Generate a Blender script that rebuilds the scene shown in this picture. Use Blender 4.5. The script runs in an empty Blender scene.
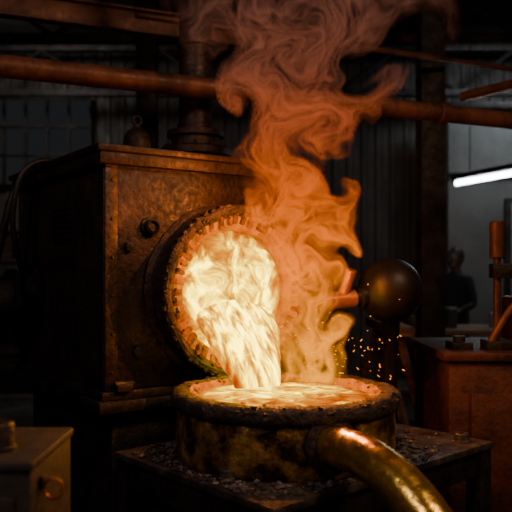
import bpy, bmesh, math, random
from mathutils import Vector, Matrix, noise
random.seed(7)
scene = bpy.context.scene
COL = scene.collection

# ------------------------------------------------------------------ materials
def new_mat(name):
    m = bpy.data.materials.new(name); m.use_nodes = True
    nt = m.node_tree; nt.nodes.clear()
    return m, nt, nt.nodes.new('ShaderNodeOutputMaterial')

def ramp(nt, stops, interp='LINEAR'):
    r = nt.nodes.new('ShaderNodeValToRGB'); cr = r.color_ramp; cr.interpolation = interp
    while len(cr.elements) > 1: cr.elements.remove(cr.elements[-1])
    cr.elements[0].position = stops[0][0]; cr.elements[0].color = (*stops[0][1], 1)
    for p, c in stops[1:]:
        e = cr.elements.new(p); e.color = (*c, 1)
    return r

def grime(name, c1, c2, metallic=0.0, rough=(0.4, 0.8), scale=6.0, bump=0.3, bscale=40, spot=None, stretch=(1,1,1), contrast=(0.38,0.62), hot=None):
    m, nt, out = new_mat(name)
    b = nt.nodes.new('ShaderNodeBsdfPrincipled'); nt.links.new(b.outputs[0], out.inputs[0])
    tc = nt.nodes.new('ShaderNodeTexCoord'); mp = nt.nodes.new('ShaderNodeMapping')
    mp.inputs['Scale'].default_value = stretch
    nt.links.new(tc.outputs['Object'], mp.inputs[0])
    n = nt.nodes.new('ShaderNodeTexNoise'); n.inputs['Scale'].default_value = scale
    n.inputs['Detail'].default_value = 6; n.inputs['Roughness'].default_value = 0.65
    nt.links.new(mp.outputs[0], n.inputs['Vector'])
    st = [(contrast[0], c1), (contrast[1], c2)]
    if spot: st.append((min(0.98, contrast[1]+0.08), spot))
    r = ramp(nt, st); nt.links.new(n.outputs['Fac'], r.inputs[0])
    nt.links.new(r.outputs[0], b.inputs['Base Color'])
    b.inputs['Metallic'].default_value = metallic
    mr = nt.nodes.new('ShaderNodeMapRange'); mr.inputs[1].default_value = .3; mr.inputs[2].default_value = .7
    mr.inputs[3].default_value = rough[0]; mr.inputs[4].default_value = rough[1]
    n2 = nt.nodes.new('ShaderNodeTexNoise'); n2.inputs['Scale'].default_value = bscale; n2.inputs['Detail'].default_value = 4
    nt.links.new(mp.outputs[0], n2.inputs['Vector'])
    nt.links.new(n2.outputs['Fac'], mr.inputs[0]); nt.links.new(mr.outputs[0], b.inputs['Roughness'])
    bp = nt.nodes.new('ShaderNodeBump'); bp.inputs['Strength'].default_value = bump; bp.inputs['Distance'].default_value = .01
    ad = nt.nodes.new('ShaderNodeMath'); ad.operation = 'ADD'
    nt.links.new(n.outputs['Fac'], ad.inputs[0]); nt.links.new(n2.outputs['Fac'], ad.inputs[1])
    nt.links.new(ad.outputs[0], bp.inputs['Height']); nt.links.new(bp.outputs[0], b.inputs['Normal'])
    if hot:   # incandescent patches of heated refractory / slag
        col, lo, hi = hot
        h = nt.nodes.new('ShaderNodeMapRange'); h.inputs[1].default_value = .40; h.inputs[2].default_value = .64
        h.inputs[3].default_value = lo; h.inputs[4].default_value = hi
        nt.links.new(n.outputs['Fac'], h.inputs[0]); nt.links.new(h.outputs[0], b.inputs['Emission Strength'])
        b.inputs['Emission Color'].default_value = (*col, 1)
    return m

def emit(name, col, s):
    m, nt, out = new_mat(name)
    e = nt.nodes.new('ShaderNodeEmission'); e.inputs[0].default_value = (*col, 1); e.inputs[1].default_value = s
    nt.links.new(e.outputs[0], out.inputs[0]); return m

def molten(name, scale=5, stretch=(1,1,1), distortion=1.2, amp=2.2, top=12):
    """incandescent liquid: mesh attribute 'melt_temp' (0 cool .. 1 white-hot) broken up by turbulence"""
    m, nt, out = new_mat(name)
    tc = nt.nodes.new('ShaderNodeTexCoord'); mp = nt.nodes.new('ShaderNodeMapping'); mp.inputs['Scale'].default_value = stretch
    nt.links.new(tc.outputs['Object'], mp.inputs[0])
    n = nt.nodes.new('ShaderNodeTexNoise'); n.inputs['Scale'].default_value = scale; n.inputs['Detail'].default_value = 6
    n.inputs['Roughness'].default_value = .6; n.inputs['Distortion'].default_value = distortion
    nt.links.new(mp.outputs[0], n.inputs['Vector'])
    at = nt.nodes.new('ShaderNodeAttribute'); at.attribute_name = 'melt_temp'
    q = nt.nodes.new('ShaderNodeMath'); q.operation = 'MULTIPLY_ADD'
    nt.links.new(n.outputs['Fac'], q.inputs[0]); q.inputs[1].default_value = amp; q.inputs[2].default_value = -amp*.5
    a = nt.nodes.new('ShaderNodeMath'); a.operation = 'ADD'; a.use_clamp = True
    nt.links.new(at.outputs['Fac'], a.inputs[0]); nt.links.new(q.outputs[0], a.inputs[1])
    c = ramp(nt, [(0,(1,.12,0)),(.2,(1,.20,0)),(.42,(1,.32,0)),(.62,(1,.48,0)),(.85,(1,.66,.0)),(1,(1,.72,.02))])
    def g(v): return (v/top,)*3
    s = ramp(nt, [(0,g(.55)),(.2,g(.85)),(.42,g(1.2)),(.62,g(2.0)),(.85,g(top*.6)),(1,g(top))])
    nt.links.new(a.outputs[0], c.inputs[0]); nt.links.new(a.outputs[0], s.inputs[0])
    k = nt.nodes.new('ShaderNodeMath'); k.operation = 'MULTIPLY'; nt.links.new(s.outputs[0], k.inputs[0]); k.inputs[1].default_value = top
    e = nt.nodes.new('ShaderNodeEmission'); nt.links.new(c.outputs[0], e.inputs[0]); nt.links.new(k.outputs[0], e.inputs[1])
    nt.links.new(e.outputs[0], out.inputs[0]); return m

M_furn = grime('furnace_sooty_steel', (.016,.011,.011), (.052,.029,.025), .45, (.36,.66), 5, .35, 45, (.095,.056,.048))
M_dark = grime('blackened_steel', (.011,.010,.010), (.040,.034,.033), .6, (.4,.75), 8, .4, 60)
M_ball = grime('smoked_cast_iron', (.012,.010,.010), (.022,.018,.017), .3, (.36,.5), 8, .05, 60)
M_collar = grime('scaled_iron', (.016,.012,.011), (.070,.040,.032), .3, (.5,.85), 14, .9, 50, (.13,.08,.06))
M_brick = grime('hot_refractory', (.03,.010,.006), (.07,.022,.010), 0, (.7,.9), 16, .6, 60, hot=((1,.15,0),.05,.65))
M_throat = grime('glowing_throat', (.05,.018,.008), (.10,.035,.012), 0, (.7,.9), 12, .6, 60, hot=((1,.18,0),.4,1.1))
M_bronze = grime('patinated_bronze_painted_glints', (.040,.024,.010), (.50,.29,.07), .6, (.22,.45), 9, .8, 38, (.80,.53,.14), contrast=(.44,.58))  # patina; gold spots put mottled reflections into the base colour
M_slag = grime('slag_crust', (.018,.013,.012), (.075,.053,.045), 0.2, (.45,.9), 22, 1, 70, (.18,.13,.105))
M_hotslag = grime('glowing_slag', (.05,.02,.012), (.1,.045,.025), 0, (.5,.9), 26, 1, 70, hot=((1,.15,0),.0,.8))
M_brass = grime('worn_brass', (.42,.24,.035), (.92,.62,.13), .92, (.16,.36), 7, .3, 26, contrast=(.36,.54))
M_table = grime('table_plate', (.028,.023,.023), (.11,.09,.087), .4, (.34,.7), 9, .5, 50, (.28,.255,.25), contrast=(.4,.62))
M_ash = grime('ash_rubble', (.04,.036,.036), (.24,.215,.21), 0, (.8,.95), 30, .5, 60)
M_pipe = grime('iron_pipe', (.08,.034,.024), (.22,.09,.052), .4, (.4,.65), 5, .2, 40)
M_rust = grime('red_oxide_paint', (.035,.011,.007), (.10,.032,.018), .25, (.4,.7), 5, .3, 40)
M_cooper = grime('copper_tube', (.30,.11,.03), (.55,.22,.06), .6, (.28,.45), 8, .2, 40)
M_grey = grime('grey_cabinet_paint', (.020,.020,.023), (.038,.038,.043), .0, (.45,.7), 5, .2, 50)
M_wall = grime('corrugated_sheet', (.030,.027,.026), (.08,.073,.07), .3, (.5,.8), 1.2, .2, 20, stretch=(1,1,.3))
M_plaster = grime('painted_plaster', (.11,.112,.112), (.18,.185,.185), 0, (.7,.9), 1.0, .2, 20)
M_floor = grime('oily_concrete', (.025,.023,.022), (.08,.075,.07), 0, (.35,.8), 2.0, .3, 30)
M_ceil = grime('sooty_ceiling', (.012,.012,.012), (.03,.03,.03), 0, (.8,.95), 2.0, .2, 30)
M_wood = grime('dirty_wood', (.06,.036,.024), (.18,.108,.066), 0, (.6,.85), 3, .3, 40, stretch=(1,1,6))
M_rubber = grime('black_rubber', (.008,.008,.008), (.02,.02,.02), 0, (.4,.6), 5, .1, 40)
M_cloth = grime('dark_workwear', (.006,.006,.008), (.014,.014,.017), 0, (.8,.95), 8, .3, 60)
M_skin = grime('skin', (.06,.035,.026), (.09,.05,.036), 0, (.5,.6), 8, .05, 60)
M_hair = grime('hair', (.01,.008,.006), (.02,.015,.01), 0, (.5,.7), 20, .3, 60)
M_door = grime('door_paint', (.16,.22,.23), (.26,.33,.34), 0, (.5,.7), 2, .1, 30)
M_glass = emit('night_window_pane', (.40,.42,.45), .03)
M_tube = emit('fluorescent_tube', (.85,.95,1.0), 22)
M_spark = emit('spark', (1,.28,.0), 2.4)
M_melt = molten('molten_metal_mouth', 9.0, (1,1,1), .9, 2.9, 8)
M_stream = molten('molten_metal_stream', 9, (3.4,1.4,.6), .4, 2.4, 9.5)
M_pool = molten('molten_metal_pool', 11, (1,1,1), .9, 2.3, 7)

# ------------------------------------------------------------------ builder
PH = (1+5**.5)/2
ICO_V = [Vector(v).normalized() for v in [(-1,PH,0),(1,PH,0),(-1,-PH,0),(1,-PH,0),(0,-1,PH),(0,1,PH),(0,-1,-PH),(0,1,-PH),(PH,0,-1),(PH,0,1),(-PH,0,-1),(-PH,0,1)]]
ICO_F = [(0,11,5),(0,5,1),(0,1,7),(0,7,10),(0,10,11),(1,5,9),(5,11,4),(11,10,2),(10,7,6),(7,1,8),(3,9,4),(3,4,2),(3,2,6),(3,6,8),(3,8,9),(4,9,5),(2,4,11),(6,2,10),(8,6,7),(9,8,1)]
class B:
    def __init__(s): s.bm = bmesh.new(); s.mats = []
    def mi(s, m):
        if m not in s.mats: s.mats.append(m)
        return s.mats.index(m)
    def rock(s, c, r, m, sc=(1,1,1)):
        c = Vector(c); i = s.mi(m)
        vs = [s.bm.verts.new(c + Vector((v.x*sc[0],v.y*sc[1],v.z*sc[2]))*r*random.uniform(.72,1.15)) for v in ICO_V]
        for f in ICO_F: s.bm.faces.new([vs[k] for k in f]).material_index = i
    def box(s, c, size, m, rz=0, bev=0.004, rot=None):
        r = bmesh.ops.create_cube(s.bm, size=1)
        vs = r['verts']
        bmesh.ops.scale(s.bm, vec=size, verts=vs)
        es = list({e for v in vs for e in v.link_edges}); fs = {f for v in vs for f in v.link_faces}
        if bev:
            rb = bmesh.ops.bevel(s.bm, geom=es, offset=min(bev, min(size)*.3), segments=2, affect='EDGES', profile=.5)
            vs = list({v for f in rb['faces'] for v in f.verts} | {v for v in vs if v.is_valid})
            allf = {f for v in vs for f in v.link_faces}; vs = list({v for f in allf for v in f.verts}); fs = allf
        M = Matrix.Translation(c) @ (rot if rot else Matrix.Rotation(rz, 4, 'Z'))
        bmesh.ops.transform(s.bm, matrix=M, verts=vs)
        i = s.mi(m)
        for f in fs: f.material_index = i
    def lathe(s, prof, origin, axis, m, seg=48, fn=None, closed=False):
        z = Vector(axis).normalized(); q = Vector((0,0,1)).rotation_difference(z); o = Vector(origin); i = s.mi(m)
        rows = []
        for (r, h) in prof:
            if r < 1e-6:
                rows.append([s.bm.verts.new(o + q @ Vector((0,0,h)))]); continue
            row = []
            for k in range(seg):
                a = 2*math.pi*k/seg
                rr, hh = (r, h) if fn is None else fn(r, h, a)
                row.append(s.bm.verts.new(o + q @ Vector((rr*math.cos(a), rr*math.sin(a), hh))))
            rows.append(row)
        pairs = list(zip(rows[:-1], rows[1:]))
        if closed: pairs.append((rows[-1], rows[0]))
        for a, b in pairs:
            for k in range(seg):
                k2 = (k+1) % seg
                vs = [a[k % len(a)], a[k2 % len(a)], b[k2 % len(b)], b[k % len(b)]]
                u = []
                for v in vs:
                    if v not in u: u.append(v)
                if len(u) >= 3:
                    try: s.bm.faces.new(u).material_index = i
                    except ValueError: pass
    def cyl(s, p0, p1, r0, m, r1=None, seg=24, bev=.0):
        p0 = Vector(p0); p1 = Vector(p1); L = (p1-p0).length
        if r1 is None: r1 = r0
        if bev: pr = [(0,0),(r0-bev,0),(r0,bev),(r1,L-bev),(r1-bev,L),(0,L)]
        else: pr = [(0,0),(r0,0),(r1,L),(0,L)]
        s.lathe(pr, p0, p1-p0, m, seg)
    def sphere(s, c, r, m, sc=(1,1,1), seg=24):
        res = bmesh.ops.create_uvsphere(s.bm, u_segments=seg, v_segments=max(6, seg//2), radius=r)
        bmesh.ops.transform(s.bm, matrix=Matrix.Translation(c) @ Matrix.Diagonal((*sc,1)), verts=res['verts'])
        i = s.mi(m)
        for f in {f for v in res['verts'] for f in v.link_faces}: f.material_index = i
    def tube(s, pts, r, m, seg=16, sub=6, cap=True):
        pts = [Vector(p) for p in pts]
        rs = r if isinstance(r, (list, tuple)) else [r]*len(pts)
        P = []; R = []
        n = len(pts)
        for k in range(n-1):
            a = pts[max(0,k-1)]; b = pts[k]; c = pts[k+1]; d = pts[min(n-1,k+2)]
            for j in range(sub):
                t = j/sub
                P.append(.5*((2*b)+(c-a)*t+(2*a-5*b+4*c-d)*t*t+(3*b-a-3*c+d)*t**3)); R.append(rs[k]*(1-t)+rs[k+1]*t)
        P.append(pts[-1]); R.append(rs[-1])
        i = s.mi(m); T = (P[1]-P[0]).normalized()
        up = Vector((0,0,1)) if abs(T.z) < .9 else Vector((1,0,0))
        N = T.cross(up).normalized(); rows = []
        for k, p in enumerate(P):
            t2 = (P[min(k+1,len(P)-1)]-P[max(k-1,0)]).normalized()
            N = (T.rotation_difference(t2) @ N); N = (N - t2*N.dot(t2)).normalized(); T = t2; Bn = T.cross(N)
            rows.append([s.bm.verts.new(p + R[k]*(math.cos(2*math.pi*j/seg)*N + math.sin(2*math.pi*j/seg)*Bn)) for j in range(seg)])
        for a, b in zip(rows[:-1], rows[1:]):
            for j in range(seg):
                s.bm.faces.new((a[j], a[(j+1)%seg], b[(j+1)%seg], b[j])).material_index = i
        if cap:
            s.bm.faces.new(rows[0][::-1]).material_index = i; s.bm.faces.new(rows[-1]).material_index = i
    def torus(s, c, axis, R, r, m, seg=32):
        pr = [(R + r*math.cos(2*math.pi*k/10), r*math.sin(2*math.pi*k/10)) for k in range(10)]
        s.lathe(pr, c, axis, m, seg, closed=True)
    def done(s, name, loc=(0,0,0), rz=0, parent=None, angle=35):
        bmesh.ops.recalc_face_normals(s.bm, faces=s.bm.faces)
        me = bpy.data.meshes.new(name); s.bm.to_mesh(me); s.bm.free()
        for m in s.mats: me.materials.append(m)
        for p in me.polygons: p.use_smooth = True
        me.set_sharp_from_angle(angle=math.radians(angle))
        o = bpy.data.objects.new(name, me); COL.objects.link(o)
        o.location = loc; o.rotation_euler = (0,0,rz)
        if parent: o.parent = parent
        return o
def attach(child, par):
    M = Matrix.Translation(par.location) @ par.rotation_euler.to_matrix().to_4x4()
    child.parent = par; child.matrix_parent_inverse = M.inverted()
def set_heat(o, vals):
    at = o.data.attributes.new('melt_temp','FLOAT','POINT')
    at.data.foreach_set('value', [float(v) for v in vals])
def sstep(a, b, x):
    t = max(0, min(1, (x-a)/(b-a))); return t*t*(3-2*t)

# ------------------------------------------------------------------ room
XL, XR, YF, YB, H = -4.6, 5.2, -2.0, 10.0, 4.6
b = B(); b.box(((XL+XR)/2,(YF+YB)/2,-.05), (XR-XL+.2, YB-YF+.2, .1), M_floor, bev=0); b.done('floor')
b = B(); b.box(((XL+XR)/2,(YF+YB)/2,H+.05), (XR-XL+.2, YB-YF+.2, .1), M_ceil, bev=0); b.done('ceiling')
def corrugated(name, p0, p1, nrm, m):
    bb = B(); i = bb.mi(m); p0 = Vector(p0); p1 = Vector(p1); d = (p1-p0); L = d.length; d.normalize(); nrm = Vector(nrm)
    pts = []; x = 0
    while x < L:
        for dx, off in ((0,0),(.07,0),(.09,.03),(.15,.03),(.17,0)):
            pts.append((x+dx, off))
        x += .17 + .03
    prev = None
    for x, off in pts:
        x = min(x, L); q = p0 + d*x + nrm*off
        a = bb.bm.verts.new(q); c = bb.bm.verts.new(q + Vector((0,0,H)))
        if prev: bb.bm.faces.new((prev[0], a, c, prev[1])).material_index = i
        prev = (a, c)
    o = bb.done(name, angle=20); return o
corrugated('wall_back', (XL,YB,0), (XR,YB,0), (0,-1,0), M_wall)
corrugated('wall_left', (XL,YF,0), (XL,YB,0), (1,0,0), M_wall)
corrugated('wall_right', (XR,YF,0), (XR,YB,0), (-1,0,0), M_wall)
corrugated('wall_front', (XL,YF,0), (XR,YF,0), (0,1,0), M_wall)

b = B(); b.box((3.82,9.3,1.8),(2.64,.12,3.6), M_plaster); b.box((3.82,9.22,3.63),(2.64,.2,.08), M_dark); b.box((3.82,9.22,2.75),(2.64,.04,.05), M_dark); b.done('wall_partition')
b = B()
b.box((3.72,9.2,1.22),(1.0,.06,2.44), M_dark); b.box((3.72,9.17,1.2),(.86,.05,2.34), M_door)
b.box((3.72,9.14,1.75),(.5,.02,.7), M_glass); b.cyl((3.36,9.12,1.02),(3.36,9.08,1.02),.03,M_grey); b.done('door_1')
b = B()
b.box((-3.05,9.93,3.3),(1.5,.06,1.2), M_glass, bev=0)
for k in range(6): b.box((-3.8+k*.3,9.88,3.3),(.035,.05,1.2), M_dark)
for k in range(4): b.box((-3.05,9.88,2.7+k*.4),(1.5,.05,.035), M_dark)
b.done('window_1')
b = B()
for y in (4.8, 7.2, 9.4):
    b.box(((XL+XR)/2,y,4.45),(XR-XL-.1,.12,.1), M_dark); b.box(((XL+XR)/2,y,3.85),(XR-XL-.1,.1,.09), M_dark)
    n = 12
    for k in range(n):
        x0 = XL+.2+(XR-XL-.4)*k/n; x1 = XL+.2+(XR-XL-.4)*(k+1)/n
        a, c = ((x0,y,3.87),(x1,y,4.43)) if k % 2 else ((x0,y,4.43),(x1,y,3.87))
        b.tube([a,c], .03, M_dark, seg=6, sub=1)
b.done('roof_truss')
def column(x, y):
    b = B()
    b.box((0,-.1,H/2),(.2,.018,H), M_dark); b.box((0,.1,H/2),(.2,.018,H), M_dark); b.box((0,0,H/2),(.014,.2,H), M_dark)
    b.box((0,0,.01),(.34,.34,.02), M_dark); b.done('steel_column', (x,y,0))
column(1.47, 6.0); column(-1.1, 7.2)

def pipe(name, a, c, r, m, bands=(), hang=()):
    bb = B(); a = Vector(a); c = Vector(c); bb.cyl(a, c, r, m, seg=28); d = (c-a)
    for t in bands:
        q = a + d*t; bb.cyl(q-d.normalized()*.03, q+d.normalized()*.03, r*1.25, m, seg=28, bev=.005)
    for t in hang:
        q = a + d*t; bb.cyl(q+Vector((0,0,r)), (q.x,q.y,H), .008, M_dark, seg=8); bb.torus(q, d, r+.006, .007, M_dark, 20)
    return bb.done(name)
dl = Vector((2.896,1.245,0))
A = Vector((-1.224,3.4,2.48))
pipe('overhead_pipe', A-dl*.8, A+dl*1.45, .055, M_pipe, (.35,.72,.9), (.2,.6,.85))
pipe('sprinkler_pipe', (-.8,4.72,3.2), (3.4,6.53,3.2), .022, M_pipe, (.5,), (.1,.9))
pipe('gas_pipe', (1.66,5.72,2.9), (3.2,3.55,2.9), .04, M_cooper, (.4,), (.3,))
b = B()
b.box((0,0,0),(4.2,.10,.015), M_pipe); b.box((0,0,-.16),(4.2,.10,.015), M_pipe); b.box((0,0,-.08),(4.2,.012,.15), M_pipe)
b.done('crane_rail_beam', (-1.3,4.95,3.38), math.radians(23))

b = B()
p0 = Vector((1.99,7.05,2.37)); p1 = Vector((2.47,5.86,2.37)); d = (p1-p0).normalized()
b.cyl(p0, p1, .024, M_tube, seg=12)
b.cyl(p0-d*.03, p0, .026, M_grey, seg=12); b.cyl(p1, p1+d*.03, .026, M_grey, seg=12)
ang = math.atan2(d.y, d.x)
b.box((p0+p1)/2+Vector((0,0,.055)), ((p1-p0).length+.06,.085,.05), M_dark, rz=ang)
for q in (p0+d*.2, p1-d*.2): b.cyl(q+Vector((0,0,.07)), (q.x,q.y,H), .005, M_dark, seg=6)
b.done('fluorescent_lamp')

# ------------------------------------------------------------------ furnace
TH = math.radians(35); KL = (-.604, 2.843, 0)
CX, CZ, CS = .550, 1.410, 1.10
b = B()
W, D = 1.085, 1.12
b.box((W/2,D/2,.46),(W-.10,D-.10,.92), M_dark, bev=.01)
b.box((W/2,D/2,.955),(W+.08,D+.08,.05), M_dark, bev=.008)
b.box((W/2,D/2,.998),(W+.04,D+.04,.036), M_furn, bev=.006)
b.box((W/2,D/2,.02),(W,D,.04), M_dark)
b.box((W/2,D/2+.02,1.484),(W,D-.04,.936), M_furn, bev=.008)
b.box((W/2,.012,1.484),(W,.03,.93), M_furn, bev=.006)
for x, y in ((0,0),(W,0),(0,D)):
    b.box((x+(.025 if x==0 else -.025), y+(-.002 if y==0 else .002),1.484),(.055,.012,.936), M_furn)
    b.box((x+(-.002 if x==0 else .002), y+(.025 if y==0 else -.025),1.484),(.012,.055,.936), M_furn)
b.box((W/2,D/2,1.952),(W+.07,D+.07,.05), M_furn, bev=.006)
b.box((W/2,D/2,1.99),(W+.10,D+.10,.028), M_furn, bev=.008)
for k in range(6):
    z = 1.09+k*.155
    for p, ax in (((.028,-.008,z),(0,-1,0)), ((W-.028,-.008,z),(0,-1,0)), ((-.008,.028,z),(-1,0,0)), ((-.008,D-.03,z),(-1,0,0))):
        p = Vector(p); b.lathe([(.008,0),(.006,.004),(0,.006)], p, ax, M_furn, 10)
b.box((-.004,.46,1.71),(.012,.26,.17), M_dark)
for k in range(6):
    b.box((-.014,.46,1.645+k*.026),(.02,.23,.006), M_furn, rot=Matrix.Rotation(.5,4,'Y'), bev=.001)
b.lathe([(.042,0),(.042,.012),(.030,.014),(.030,.035),(.022,.04),(.018,.028),(0,.028)], (.195,-.003,1.683), (0,-1,0), M_dark, 24)
b.lathe([(.02,0),(.02,.02),(0,.024)], (.10,-.003,1.60), (0,-1,0), M_dark, 6)
b.lathe([(.02,0),(.02,.02),(0,.024)], (.96,-.003,1.80), (0,-1,0), M_dark, 6)
b.lathe([(.024,0),(.024,.02),(0,.026)], (.14,-.003,1.17), (0,-1,0), M_dark, 6)
b.box((.07,-.02,1.03),(.07,.05,.03), M_furn); b.cyl((.03,-.03,1.045),(.11,-.03,1.045),.014,M_dark,seg=12)
cx, cy = .87, .78
b.lathe([(.17,2.0),(.17,2.03),(.14,2.04),(.14,2.12),(.185,2.13),(.195,2.14),(.195,2.175),(.185,2.185),(.14,2.19),(.135,2.24),(.16,2.245),(.16,2.275),(.11,2.28),(.092,2.34),(.092,4.6),(0,4.6)], (cx,cy,0), (0,0,1), M_furn, 48)
for k in range(12):
    a = k*math.pi/6; b.cyl((cx+.165*math.cos(a),cy+.165*math.sin(a),2.18),(cx+.165*math.cos(a),cy+.165*math.sin(a),2.205),.012,M_dark,seg=6)
for z in (2.75,3.4): b.lathe([(.092,z),(.105,z),(.105,z+.03),(.092,z+.03)], (cx,cy,0),(0,0,1),M_furn,48)
b.box((.50,.85,2.05),(.36,.22,.10), M_dark, bev=.01)
furnace = b.done('melting_furnace', KL, TH)

b = B()
def cn(r, h, a):
    n = noise.noise(Vector((math.cos(a)*r*9, math.sin(a)*r*9, h*14)))*.010
    n += noise.noise(Vector((math.cos(a)*r*30, math.sin(a)*r*30, h*30)))*.005
    return r*CS+n, h+n*.6
b.lathe([(.345,0),(.348,.018),(.336,.026),(.328,.03),(.326,.12),(.334,.128),(.336,.160),(.328,.170),(.314,.174),(.304,.165),(.292,.150)],
        (CX,0,CZ),(0,-1,0),M_collar,160,fn=cn)
b.lathe([(.292,.150),(.262,.128),(.244,.120),(.240,.085),(.240,.0)],(CX,0,CZ),(0,-1,0),M_throat,160,fn=cn)
for k in range(46):
    a = 2*math.pi*(k+random.uniform(-.18,.18))/46; r = (.280+random.uniform(-.006,.006))*CS
    R = Matrix.Rotation(-a,4,'Y')
    c = Vector((CX+r*math.cos(a), -.150+random.uniform(-.006,.006), CZ+r*math.sin(a)))
    sz = (.056*random.uniform(.75,1.15), .024, .024*random.uniform(.75,1.2))
    b.box(c, sz, M_brick, rot=R @ Matrix.Rotation(-.45+random.uniform(-.15,.15),4,'Z'), bev=.006)
for k in range(56):
    a = 2*math.pi*(k+.5)/56; r = .332*CS
    c = Vector((CX+r*math.cos(a), -.146, CZ+r*math.sin(a)))
    b.box(c, (.018,.034,.020), M_collar, rot=Matrix.Rotation(-a,4,'Y'), bev=.004)
for k in range(220):
    a = random.uniform(0,2*math.pi); r = random.uniform(.29,.340)*CS
    b.rock((CX+r*math.cos(a),-.168,CZ+r*math.sin(a)), random.uniform(.004,.012), M_collar, (1,.7,1))
b.done('mouth_collar', parent=furnace)

b = B()
def mn(r, h, a):
    return r*CS, h + noise.noise(Vector((math.cos(a)*r*8, math.sin(a)*r*8, 3)))*.02
b.lathe([(.240,.080),(.232,.088),(.22,.095),(.20,.106),(.175,.112),(.15,.118),(.12,.122),(.09,.124),(.05,.126),(0,.126)], (CX,0,CZ),(0,-1,0),M_melt,64,fn=mn)
o = b.done('molten_bath', parent=furnace)
vals = []
for v in o.data.vertices:
    dx, dz = v.co.x-CX, v.co.z-CZ; r = math.hypot(dx, dz)/.264
    vals.append(.72 - .38*sstep(.76,1.0,r) + .18*sstep(.1,-.2,dz) - .08*sstep(.0,.24,dz))
set_heat(o, vals)

b = B(); i = b.mi(M_stream)
path = [(.540,-.095,1.37,.10,.02),(.535,-.125,1.33,.165,.028),(.530,-.165,1.28,.192,.040),(.520,-.225,1.215,.178,.046),(.508,-.285,1.15,.145,.046),(.500,-.335,1.09,.120,.046),(.495,-.365,1.03,.108,.046),(.49,-.375,.99,.12,.05)]
rows = []; seg = 56; hv = []
NS = 48
def cr(a,b_,c,d_,t): return .5*((2*b_)+(c-a)*t+(2*a-5*b_+4*c-d_)*t*t+(3*b_-a-3*c+d_)*t**3)
for s_ in range(NS+1):
    f = s_/NS*(len(path)-1); k = min(int(f), len(path)-2); t = f-k
    v = [cr(path[max(0,k-1)][j],path[k][j],path[k+1][j],path[min(len(path)-1,k+2)][j],t) for j in range(5)]
    k2 = min(k+1,len(path)-1)
    tg = Vector((0, path[k2][1]-path[k][1], path[k2][2]-path[k][2])).normalized(); up = Vector((0,-tg.z,tg.y))
    row = []
    for j in range(seg):
        a = 2*math.pi*j/seg
        rp = 1+.10*noise.noise(Vector((math.cos(a)*3.2,math.sin(a)*3.2,f*.6)))+.08*noise.noise(Vector((math.cos(a)*8,math.sin(a)*8,f*.8+9)))
        row.append(b.bm.verts.new(Vector((v[0]+v[3]*math.cos(a)*rp, v[1], v[2])) + up*(v[4]*math.sin(a)*rp)))
        hv.append(.82 - .48*abs(math.cos(a))**5*(1 if f > 1.5 else .4))
    rows.append(row)
for a, c in zip(rows[:-1], rows[1:]):
    for j in range(seg): b.bm.faces.new((a[j],a[(j+1)%seg],c[(j+1)%seg],c[j])).material_index = i
b.bm.faces.new(rows[0][::-1]); b.bm.faces.new(rows[-1])
o = b.done('molten_metal_pour', parent=furnace, angle=80); set_heat(o, hv)

b = B()
b.lathe([(.05,0),(.05,.015),(.024,.02),(.024,.035),(.058,.045),(.062,.06),(.056,.10),(.040,.125),(.018,.14),(.014,.155),(0,.158)], (0,0,0),(0,0,1),M_dark,32)
b.torus((0,0,.172),(0,1,0),.02,.006,M_dark,20)
o = b.done('pressure_relief_valve', (-.536,3.2,2.004), .4); attach(o, furnace)

b = B()
y0, z0 = .875, 1.365
b.lathe([(.16,0),(.16,.02),(.125,.024),(.12,.09),(.145,.095),(.145,.125),(.118,.13),(.105,.20),(.105,.42),(.15,.43),(.19,.46),(.19,.70),(.15,.74),(0,.75)], (-.006,y0,z0),(-1,0,0),M_dark,40)
for k in range(8):
    a = k*math.pi/4; b.cyl((-.02,y0+.14*math.cos(a),z0+.14*math.sin(a)),(-.04,y0+.14*math.cos(a),z0+.14*math.sin(a)),.012,M_dark,seg=6)
b.box((-.55,y0,.60),(.26,.26,1.2), M_dark); b.box((-.55,y0,.02),(.4,.4,.04), M_dark)
b.done('burner_blower', parent=furnace)
b = B(); b.tube([(-1.02,3.62,1.98),(-1.12,3.5,1.98),(-1.19,3.46,1.85),(-1.25,3.46,1.6),(-1.30,3.46,1.4),(-1.36,3.5,1.1),(-1.5,3.6,.5),(-1.55,3.7,.03),(-1.9,3.9,.02)], .018, M_rubber); 
b.tube([(-.90,3.55,2.01),(-1.02,3.42,2.03),(-1.11,3.36,1.95),(-1.15,3.36,1.75),(-1.14,3.40,1.58),(-1.13,3.46,1.46)], .013, M_rubber)
o = b.done('rubber_hose'); attach(o, furnace)

# ------------------------------------------------------------------ work table
TT = .838; TR = math.radians(42)
b = B()
tw, td = 1.17, .85
b.box((tw/2-.04,td/2,TT-.0125),(tw,td,.025), M_table, bev=.004)
for y in (.03, td-.03): b.box((tw/2-.04,y,TT-.075),(tw-.06,.02,.10), M_dark)
for x in (-.01, tw-.07): b.box((x,td/2,TT-.075),(.02,td-.06,.10), M_dark)
for x in (0, tw-.08):
    for y in (.04, td-.04): b.box((x,y,(TT-.025)/2),(.07,.07,TT-.025), M_dark)
b.box((tw/2-.04,td/2,.22),(tw-.1,td-.1,.02), M_dark)
b.box((.25,td/2,.50),(.42,td-.14,.54), M_dark, bev=.01)
table = b.done('steel_work_table', (.08,2.0,0), TR)
def bolt(x, y):
    b = B(); b.lathe([(.036,0),(.036,.006),(.03,.008)], (0,0,0),(0,0,1),M_table,28)
    b.lathe([(0,.008),(.028,.008),(.028,.028),(.024,.032),(.012,.032),(.012,.027),(0,.027)], (0,0,0),(0,0,1),M_table,28)
    attach(b.done('clamp_bolt', (x,y,TT), random.random()), table)
bolt(-.095,2.27); bolt(.80,2.765)

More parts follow.
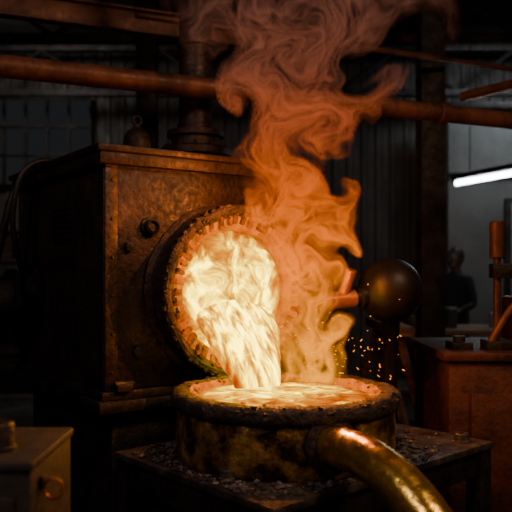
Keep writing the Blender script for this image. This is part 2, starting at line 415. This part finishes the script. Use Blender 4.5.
# ------------------------------------------------------------------ crucible
CC = (.106,2.6)
b = B()
def crn(r, h, a):
    n = noise.noise(Vector((math.cos(a)*r*12, math.sin(a)*r*12, h*10)))
    n2 = noise.noise(Vector((math.cos(a)*r*40, math.sin(a)*r*40, h*40)))
    k = 1.0 if h > .175 else .3
    return r + (n*.009+n2*.005)*k, h + (n*.006+n2*.005)*k*(1 if h > .19 else .2)
b.lathe([(.382,.0),(.390,.01),(.396,.06),(.396,.12),(.392,.172)], (*CC,TT+.001),(0,0,1),M_bronze,180,fn=crn)
b.lathe([(0,.0),(.382,.0)], (*CC,TT+.001),(0,0,1),M_bronze,180)
b.lathe([(.392,.172),(.402,.178),(.410,.188),(.412,.198),(.412,.212),(.408,.224),(.398,.232),(.380,.236),(.362,.235),(.345,.231)], (*CC,TT+.001),(0,0,1),M_slag,180,fn=crn)
b.lathe([(.345,.231),(.332,.222),(.326,.205),(.324,.16),(.32,.05),(0,.04)], (*CC,TT+.001),(0,0,1),M_throat,180,fn=crn)
crucible = b.done('crucible_pot', angle=60)
b = B()
def pn(r, h, a): return r, h+.006*noise.noise(Vector((math.cos(a)*r*14, math.sin(a)*r*14, 0)))
b.lathe([(.330,.203),(.30,.204),(.27,.205),(.24,.205),(.21,.206),(.18,.206),(.15,.206),(.12,.206),(.08,.206),(.04,.206),(0,.206)], (*CC,TT),(0,0,1),M_pool,96,fn=pn)
o = b.done('molten_pool', parent=crucible)
vals = []
for v in o.data.vertices:
    dx, dy = v.co.x-.05, v.co.y-2.80; q = math.hypot(dx, dy)
    r = math.hypot(v.co.x-CC[0], v.co.y-CC[1])/.33
    vals.append(.80 - .45*sstep(.08,.42,q) - .25*sstep(.78,1.0,r))
set_heat(o, vals)
b = B()
for k in range(420):
    a = random.uniform(0, 2*math.pi); r = random.uniform(.326,.414); s = random.uniform(.003,.011)
    b.rock((CC[0]+r*math.cos(a),CC[1]+r*math.sin(a),TT+.232+random.uniform(-.006,.003)-(.01 if r>.405 or r<.34 else 0)), s, M_hotslag if r < .350 else M_slag, (1,random.uniform(.6,1.3),random.uniform(.4,.8)))
b.done('slag_crumbs', parent=crucible)

b = B()
pts = [(.19,2.36,.940),(.230,2.245,.950),(.280,2.13,.962),(.330,2.04,.955),(.395,1.95,.915),(.450,1.87,.850),(.490,1.81,.77),(.515,1.78,.66),(.53,1.77,.52)]
b.tube(pts, [.060,.061,.062,.063,.064,.065,.065,.065,.065], M_brass, seg=32, sub=8)
ax = Vector(pts[2])-Vector(pts[1])
b.lathe([(.0,-.02),(.084,-.02),(.092,-.012),(.092,.012),(.084,.02),(.063,.022)], Vector((.234,2.235,.952)), ax, M_collar, 40, fn=lambda r,h,a:(r+.003*noise.noise(Vector((math.cos(a)*5,math.sin(a)*5,h*30))) if r>.01 else r, h))
b.torus((.53,1.77,.53),(0,0,1),.068,.008,M_brass)
b.done('brass_spout_pipe', parent=crucible)

b = B(); ca, sa = math.cos(TR), math.sin(TR)
cnt = 0
while cnt < 1100:
    a = random.uniform(0, 2*math.pi); r = .400+abs(random.gauss(0,.12))
    x = CC[0]+r*math.cos(a); y = CC[1]+r*math.sin(a)
    lx = (x-.08)*ca+(y-2.0)*sa; ly = -(x-.08)*sa+(y-2.0)*ca
    if not (-.02 < lx < tw-.07 and .02 < ly < td-.02): continue
    s = random.choice([.002,.003,.003,.004,.005,.006,.009,.013])
    b.rock((x,y,TT+s*.4), s, M_ash if random.random() < .6 else M_slag, (random.uniform(.7,1.5),random.uniform(.7,1.4),random.uniform(.5,.9))); cnt += 1
attach(b.done('slag_rubble', angle=10), table)

# ------------------------------------------------------------------ control cabinet
b = B()
b.box((-.735,1.70,.55),(.500,.34,1.08), M_grey, bev=.012)
b.box((-.735,1.70,1.078),(.510,.35,.022), M_grey, bev=.006)
b.box((-.735,1.70,.02),(.46,.30,.04), M_dark)
b.box((-.69,1.527,.80),(.34,.012,.42), M_grey)
b.lathe([(.04,0),(.04,.01),(.034,.014),(.034,.060),(.030,.066),(0,.066)], (-.590,1.63,1.088),(0,0,1),M_table,28)
b.torus((-.456,1.60,1.01),(0,1,0),.022,.004,M_cooper,24); b.box((-.482,1.60,1.025),(.015,.03,.03), M_dark)
b.done('control_cabinet')

# ------------------------------------------------------------------ ball counterweight
b = B()
c = Vector((.622,3.3,1.41))
b.sphere(c, .15, M_ball, seg=48)
b.lathe([(.05,.135),(.05,.165),(.036,.17),(.036,.21)], c, (-.9,-.35,-.18), M_ball, 24)
e0 = c+Vector((-.9,-.35,-.18)).normalized()*.19
b.cyl(e0, e0+Vector((-.16,-.06,-.015)), .042, M_cooper, seg=28, bev=.004)
e1 = e0+Vector((-.06,-.02,0))
b.cyl(e1, e1+Vector((.04,-.04,.13)), .026, M_cooper, seg=24, bev=.003)
b.tube([c+Vector((.02,.1,-.05)), c+Vector((.04,.2,-.2)), (.66,3.55,1.0), (.66,3.55,.5), (.66,3.55,.02)], [.045,.045,.045,.05,.05], M_ball)
b.cyl((.66,3.55,0),(.66,3.55,.025),.16,M_dark)
b.done('ball_counterweight_stand')

# ------------------------------------------------------------------ lever press
b = B()
b.box((1.38,3.68,.55),(.96,.72,1.06), M_rust, bev=.01)
b.box((1.38,3.68,1.10),(1.02,.78,.04), M_rust, bev=.008)
b.box((1.38,3.68,.03),(1.0,.76,.06), M_dark)
b.box((1.38,3.305,.62),(.76,.02,.62), M_rust)
b.box((1.00,3.5,1.135),(.10,.14,.035), M_dark); b.cyl((1.0,3.5,1.15),(1.0,3.5,1.18),.03,M_dark)
b.cyl((1.17,3.45,1.12),(1.17,3.45,1.60),.018,M_rust); b.cyl((1.17,3.45,1.56),(1.17,3.45,1.74),.036,M_rust,bev=.006)
b.box((1.17,3.45,1.14),(.13,.12,.05), M_dark); b.box((1.20,3.45,1.50),(.12,.07,.07), M_dark)
b.cyl((1.27,3.48,1.12),(1.27,3.48,1.56),.014,M_dark)
b.tube([(1.12,3.42,1.14),(1.2,3.42,1.28),(1.33,3.40,1.46),(1.42,3.39,1.60)], [.018,.018,.016,.016], M_pipe, seg=12); b.sphere((1.42,3.39,1.61),.032,M_dark)
b.box((1.42,3.6,1.24),(.26,.3,.26), M_rust, bev=.015)
b.done('hand_lever_press')

# ------------------------------------------------------------------ background furniture
b = B()
b.box((1.95,6.9,.93),(1.5,.7,.05), M_wood)
for x in (1.25,2.65):
    for y in (6.6,7.2): b.box((x,y,.455),(.07,.07,.91), M_wood)
b.box((1.95,6.9,.3),(1.36,.6,.03), M_wood)
b.done('workbench')
b = B(); b.box((1.55,6.8,1.015),(.22,.16,.12), M_grey); b.cyl((1.55,6.8,1.07),(1.55,6.8,1.16),.03,M_dark); b.done('toolbox')
b = B(); b.lathe([(0,0),(.07,0),(.075,.18),(.06,.2),(0,.2)],(1.85,6.8,.956),(0,0,1),M_grey); b.done('paint_can')
b = B(); b.lathe([(0,0),(.05,0),(.05,.13),(.02,.16),(.02,.2),(0,.2)],(2.3,6.85,.956),(0,0,1),M_plaster); b.done('oil_bottle')
b = B()
for y in (4.3,5.0):
    b.tube([(.86,y,1.12),(1.16,y,.02)], .028, M_wood, seg=6, sub=1); b.tube([(.86,y,1.12),(.56,y,.02)], .028, M_wood, seg=6, sub=1)
    b.box((.86,y,.5),(.36,.03,.05), M_wood)
b.box((.86,4.65,1.14),(.14,.95,.06), M_wood)
b.done('wooden_trestle')
b = B(); b.lathe([(0,.0),(.28,0),(.285,.02),(.28,.04),(.28,.29),(.292,.30),(.28,.31),(.28,.58),(.292,.59),(.28,.60),(.28,.85),(.287,.87),(.28,.88),(.27,.87),(0,.86)],(0,0,0),(0,0,1),M_dark,40); b.done('oil_drum',(1.75,5.3,0))
b = B()
for x in (-3.6,-2.0):
    for y in (8.6,9.2): b.box((x,y,1.0),(.06,.06,2.0), M_dark)
for z in (.4,1.0,1.6,1.98): b.box((-2.8,8.9,z),(1.66,.66,.04), M_dark)
for k in range(9): 
    h = random.uniform(.18,.4); b.box((-3.4+(k%5)*.3,8.85,(1.02 if k<5 else 1.62)+h/2),(.22,.3,h if k<5 else h*.8), random.choice([M_wood,M_grey,M_rust]))
b.done('storage_rack')

# ------------------------------------------------------------------ worker
def worker(x, y, rz):
    root = bpy.data.objects.new('worker', None); COL.objects.link(root); root.location = (x,y,0); root.rotation_euler = (0,0,rz)
    V = []; E = []; R = []
    def v(p, r, par=None):
        V.append(p); R.append(r)
        if par is not None: E.append((par, len(V)-1))
        return len(V)-1
    pel = v((0,0,.95), (.155,.11)); wa = v((0,.01,1.12),(.14,.105),pel); ch = v((0,.0,1.32),(.165,.12),wa); nk = v((0,.01,1.46),(.075,.07),ch); hb = v((0,-.005,1.53),(.058,.06),nk)
    for sx in (-1,1):
        hip = v((.09*sx,0,.87),(.095,.10),pel); kn = v((.11*sx,-.02,.48),(.062,.066),hip); an = v((.12*sx,.02,.10),(.045,.048),kn); v((.13*sx,-.14,.045),(.045,.035),an)
        sh = v((.185*sx,0,1.40),(.062,.062),ch); el = v((.25*sx,.0,1.13),(.045,.045),sh); wr = v((.20*sx,-.22,1.06),(.03,.03),el)
    me = bpy.data.meshes.new('body'); me.from_pydata(V,E,[]); me.materials.append(M_cloth)
    o = bpy.data.objects.new('body', me); COL.objects.link(o); o.parent = root
    sk = o.modifiers.new('skin','SKIN')
    for k, r in enumerate(R): me.skin_vertices[0].data[k].radius = r
    me.skin_vertices[0].data[0].use_root = True
    o.modifiers.new('sub','SUBSURF').levels = 2; o.modifiers['sub'].render_levels = 2
    for sx in (-1,1):
        bb = B(); w = Vector((.20*sx,-.22,1.06)); d = Vector((-.15*sx,-1,-.15)).normalized(); side = Vector((1,0,0))
        bb.tube([w-d*.02, w+d*.04, w+d*.09],[.026,.036,.034], M_skin, seg=12, sub=3)
        for k in range(4):
            s0 = w+d*.085+side*(.024-.016*k); L = [.065,.075,.07,.055][k]
            bb.tube([s0, s0+d*L*.5, s0+d*L*.9+Vector((0,0,-.02))],[.009,.0085,.007], M_skin, seg=8, sub=2)
        t0 = w+d*.03-side*.03*sx
        bb.tube([t0, t0+d*.03-side*.02*sx, t0+d*.06-side*.02*sx],[.011,.010,.008], M_skin, seg=8, sub=2)
        bb.done('hand', parent=root)
    bb = B()
    bb.sphere((0,0,1.635), .1, M_skin, (.80,.98,1.18), 28)
    bb.sphere((0,-.03,1.565), .06, M_skin, (.95,1.0,.8), 20)
    bb.cyl((0,.01,1.46),(0,0,1.58),.056,M_skin)
    bb.tube([(0,-.092,1.645),(0,-.112,1.612),(0,-.096,1.60)],[.008,.015,.012], M_skin, seg=10, sub=3)
    for sx in (-1,1):
        bb.sphere((.030*sx,-.088,1.645), .012, M_grey, seg=12); bb.sphere((.030*sx,-.098,1.645), .005, M_hair, seg=8)
        bb.sphere((.082*sx,.005,1.63), .022, M_skin, (.4,.8,1.3), 12)
    bb.sphere((0,-.088,1.573), .02, M_rust, (1.1,.4,.3), 12)
    bb.sphere((0,.018,1.665), .105, M_hair, (.84,.98,1.06), 28)
    bb.done('head', parent=root)
worker(2.24, 8.0, -.9)

# ------------------------------------------------------------------ sparks
b = B()
for k in range(85):
    a = random.uniform(-.9,.9); r = abs(random.gauss(0,.16))+.03
    p = Vector((.22+r*math.sin(a)+random.uniform(-.05,.22), 2.70+random.uniform(-.2,.15), 1.10+abs(random.gauss(0,.12))))
    s = random.uniform(.0007,.0019); dd = Vector((random.uniform(-1,1),random.uniform(-1,1),random.uniform(-.5,1.5))).normalized()*random.uniform(.002,.012)
    b.tube([p,p+dd], s, M_spark, seg=5, sub=1)
b.done('sparks', parent=crucible)

# ------------------------------------------------------------------ smoke: density grid baked by geometry nodes
def make_smoke():
    ng = bpy.data.node_groups.new('smoke_field', 'GeometryNodeTree')
    ng.interface.new_socket('Geometry', in_out='INPUT', socket_type='NodeSocketGeometry')
    ng.interface.new_socket('Geometry', in_out='OUTPUT', socket_type='NodeSocketGeometry')
    N = ng.nodes; Lk = ng.links.new
    def math_(op, a, b_=None, clamp=False):
        n = N.new('ShaderNodeMath'); n.operation = op; n.use_clamp = clamp
        for k, q in enumerate((a, b_)):
            if q is None: continue
            if isinstance(q, (int,float)): n.inputs[k].default_value = q
            else: Lk(q, n.inputs[k])
        return n.outputs[0]
    def vmath(op, a, b_=None, scale=None):
        n = N.new('ShaderNodeVectorMath'); n.operation = op
        for k, q in enumerate((a, b_)):
            if q is None: continue
            if isinstance(q, tuple): n.inputs[k].default_value = q
            else: Lk(q, n.inputs[k])
        if scale is not None:
            if isinstance(scale, (int,float)): n.inputs['Scale'].default_value = scale
            else: Lk(scale, n.inputs['Scale'])
        return n.outputs['Value'] if op in ('LENGTH','DISTANCE') else n.outputs[0]
    P = N.new('GeometryNodeInputPosition').outputs[0]
    n1 = N.new('ShaderNodeTexNoise'); n1.inputs['Scale'].default_value = 4.0; n1.inputs['Detail'].default_value = 2; Lk(vmath('MULTIPLY', P, (1,.5,1)), n1.inputs['Vector'])
    w = vmath('SCALE', vmath('SUBTRACT', n1.outputs['Color'], (.5,.5,.5)), scale=.30)
    Q = vmath('ADD', P, w)
    for (vx, vz, vr, va) in [(.330,1.84,.085,4.2),(.25,2.03,.085,-4.4),(.02,1.80,.08,-4.0),(-.06,2.18,.10,4.6),(.16,2.34,.10,-4.4),(.44,2.27,.11,4.4),(.66,2.42,.11,-4.0),(-.2,2.42,.1,4.0),(.20,1.50,.07,3.4),(.33,1.60,.06,-3.4),(.10,2.0,.07,3.6),(.30,1.30,.06,3.4),(.12,1.66,.06,-3.4),(.30,2.2,.06,3.8),(.17,1.9,.05,-3.8)]:
        dd = vmath('DISTANCE', vmath('MULTIPLY', Q, (1,.4,1)), (vx, 2.85*.4, vz))
        g = math_('EXPONENT', math_('MULTIPLY', math_('MULTIPLY', dd, dd), -1/(vr*vr)))
        r = N.new('ShaderNodeVectorRotate'); r.rotation_type = 'AXIS_ANGLE'; r.inputs['Center'].default_value = (vx,2.85,vz); r.inputs['Axis'].default_value = (.10,1,.06)
        Lk(Q, r.inputs['Vector']); Lk(math_('MULTIPLY', g, va), r.inputs['Angle']); Q = r.outputs[0]
    sp = N.new('ShaderNodeSeparateXYZ'); Lk(Q, sp.inputs[0])
    zn = math_('DIVIDE', math_('SUBTRACT', sp.outputs['Z'], 1.0), 2.2, True)
    def enc(x, w_, d_): return ((x+.5)/1.5, w_, d_)
    env = ramp(ng, [(.0,enc(.20,.15,1)),(.029,enc(.20,.16,1)),(.138,enc(.20,.15,1)),(.265,enc(.18,.17,1)),(.357,enc(.14,.22,1)),(.448,enc(.12,.22,.9)),(.539,enc(.12,.26,.75)),(.65,enc(.17,.42,.58)),(.72,enc(.20,.58,.46)),(.95,enc(.28,.62,.0))])
    Lk(zn, env.inputs[0]); se = N.new('FunctionNodeSeparateColor'); Lk(env.outputs[0], se.inputs[0])
    cxn = math_('SUBTRACT', math_('MULTIPLY', se.outputs[0], 1.5), .5)
    ex = math_('DIVIDE', math_('SUBTRACT', sp.outputs['X'], cxn), se.outputs[1]); ex = math_('MULTIPLY', ex, ex)
    ey = math_('DIVIDE', math_('SUBTRACT', sp.outputs['Y'], 2.85), .11); ey = math_('MULTIPLY', ey, ey)
    e = math_('SUBTRACT', 1.0, math_('ADD', ex, ey), True)
    Qs = vmath('MULTIPLY', Q, (1,.45,.42))
    def ridge(scale, k, off, pw):
        n = N.new('ShaderNodeTexNoise'); n.inputs['Scale'].default_value = scale; n.inputs['Detail'].default_value = 2; n.inputs['Roughness'].default_value = .5
        Lk(vmath('ADD', Qs, off), n.inputs['Vector'])
        fac = n.outputs['Fac'] if 'Fac' in n.outputs else n.outputs[0]
        a = math_('ABSOLUTE', math_('SUBTRACT', fac, .5))
        a = math_('SUBTRACT', 1.0, math_('MULTIPLY', a, k), True)
        return math_('POWER', a, pw)
    d = math_('ADD', ridge(11, 14, (0,0,0), 3.0), math_('MULTIPLY', ridge(21, 9, (4,2,1), 2.5), .6))
    d = math_('ADD', d, .015)
    dens = math_('MULTIPLY', math_('MULTIPLY', d, e), se.outputs[2])
    vc = N.new('GeometryNodeVolumeCube'); Lk(dens, vc.inputs['Density']); vc.inputs['Background'].default_value = 0
    lo, hi = (-.52,2.68,1.06), (1.02,3.02,3.06)
    vc.inputs['Min'].default_value = lo; vc.inputs['Max'].default_value = hi
    vox = .0065
    for k, nm in enumerate(('Resolution X','Resolution Y','Resolution Z')): vc.inputs[nm].default_value = int((hi[k]-lo[k])/vox)
    sm = N.new('GeometryNodeSetMaterial')
    m, nt, out = new_mat('furnace_smoke')
    sm.inputs['Material'].default_value = m
    go = N.new('NodeGroupOutput'); N.new('NodeGroupInput')
    Lk(vc.outputs[0], sm.inputs['Geometry']); Lk(sm.outputs[0], go.inputs[0])
    S = nt.nodes; L2 = nt.links.new
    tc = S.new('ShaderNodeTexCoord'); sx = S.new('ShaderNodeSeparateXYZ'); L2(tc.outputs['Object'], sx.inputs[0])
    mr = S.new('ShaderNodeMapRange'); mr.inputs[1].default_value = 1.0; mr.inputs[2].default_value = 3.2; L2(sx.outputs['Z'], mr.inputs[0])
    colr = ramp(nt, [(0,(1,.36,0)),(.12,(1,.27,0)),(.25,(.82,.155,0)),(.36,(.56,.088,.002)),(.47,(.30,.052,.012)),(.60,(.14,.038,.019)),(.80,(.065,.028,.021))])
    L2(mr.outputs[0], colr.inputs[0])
    at = S.new('ShaderNodeAttribute'); at.attribute_name = 'density'
    def mul(a, k):
        q = S.new('ShaderNodeMath'); q.operation = 'MULTIPLY'; L2(a, q.inputs[0]); q.inputs[1].default_value = k; return q.outputs[0]
    em = S.new('ShaderNodeEmission'); L2(colr.outputs[0], em.inputs[0]); L2(mul(at.outputs['Fac'], 50), em.inputs[1])  # flame and hot smoke; emission also stands in for melt light falling on it
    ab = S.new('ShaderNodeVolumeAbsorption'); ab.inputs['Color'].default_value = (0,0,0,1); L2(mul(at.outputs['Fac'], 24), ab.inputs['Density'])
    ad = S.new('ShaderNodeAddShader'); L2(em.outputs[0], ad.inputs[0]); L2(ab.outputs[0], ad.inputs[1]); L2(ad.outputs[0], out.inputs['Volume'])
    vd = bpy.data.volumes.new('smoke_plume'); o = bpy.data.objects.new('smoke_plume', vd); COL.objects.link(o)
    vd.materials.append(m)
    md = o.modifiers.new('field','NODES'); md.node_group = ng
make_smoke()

# ------------------------------------------------------------------ lights
def area(name, loc, target, size, power, col):
    l = bpy.data.lights.new(name,'AREA'); l.size = size; l.energy = power; l.color = col
    o = bpy.data.objects.new(name, l); COL.objects.link(o); o.location = loc
    o.rotation_euler = (Vector(target)-Vector(loc)).to_track_quat('-Z','Y').to_euler(); return o
def flame(loc, power, col=(1,.28,.04)):
    l = bpy.data.lights.new('flame_light','POINT'); l.shadow_soft_size = 0; l.energy = power; l.color = col
    o = bpy.data.objects.new('flame_light', l); COL.objects.link(o); o.location = loc
flame((.17,2.74,1.42), 20); flame((.20,2.80,1.65), 20); flame((.10,2.75,1.95), 20)
area('added_fill_light', (-2.0,-.6,4.2), (-.3,2.6,1.0), .8, 30, (1,.74,.66))  # unseen weak fill added behind the camera; no fixture stands here
area('added_fill_light', (3.4,8.2,4.3), (3.4,9.3,1.6), .6, 26, (.85,.95,1))  # unseen lamp added to lighten the partition behind the worker
area('added_fill_light', (-3.0,7.6,4.3), (-2.8,9.9,2.6), .6, 20, (1,.9,.8))  # added fill towards the back wall at left, no fixture built
area('added_fill_light', (2.2,.4,4.2), (.4,2.4,1), .8, 62, (1,.60,.34))  # unseen warm fill added above right for bronze and brass to reflect

w = bpy.data.worlds.new('World'); scene.world = w; w.use_nodes = True
bg = w.node_tree.nodes.get('Background'); bg.inputs[0].default_value = (.6,.6,.7,1); bg.inputs[1].default_value = .003

cam = bpy.data.cameras.new('camera'); co = bpy.data.objects.new('camera', cam); COL.objects.link(co)
co.location = (0,0,1.5); co.rotation_euler = (math.radians(90),0,0); cam.lens = 50; cam.sensor_width = 36; cam.shift_y = .029
cam.dof.use_dof = True; cam.dof.focus_distance = 2.75; cam.dof.aperture_fstop = 2.4
scene.camera = co
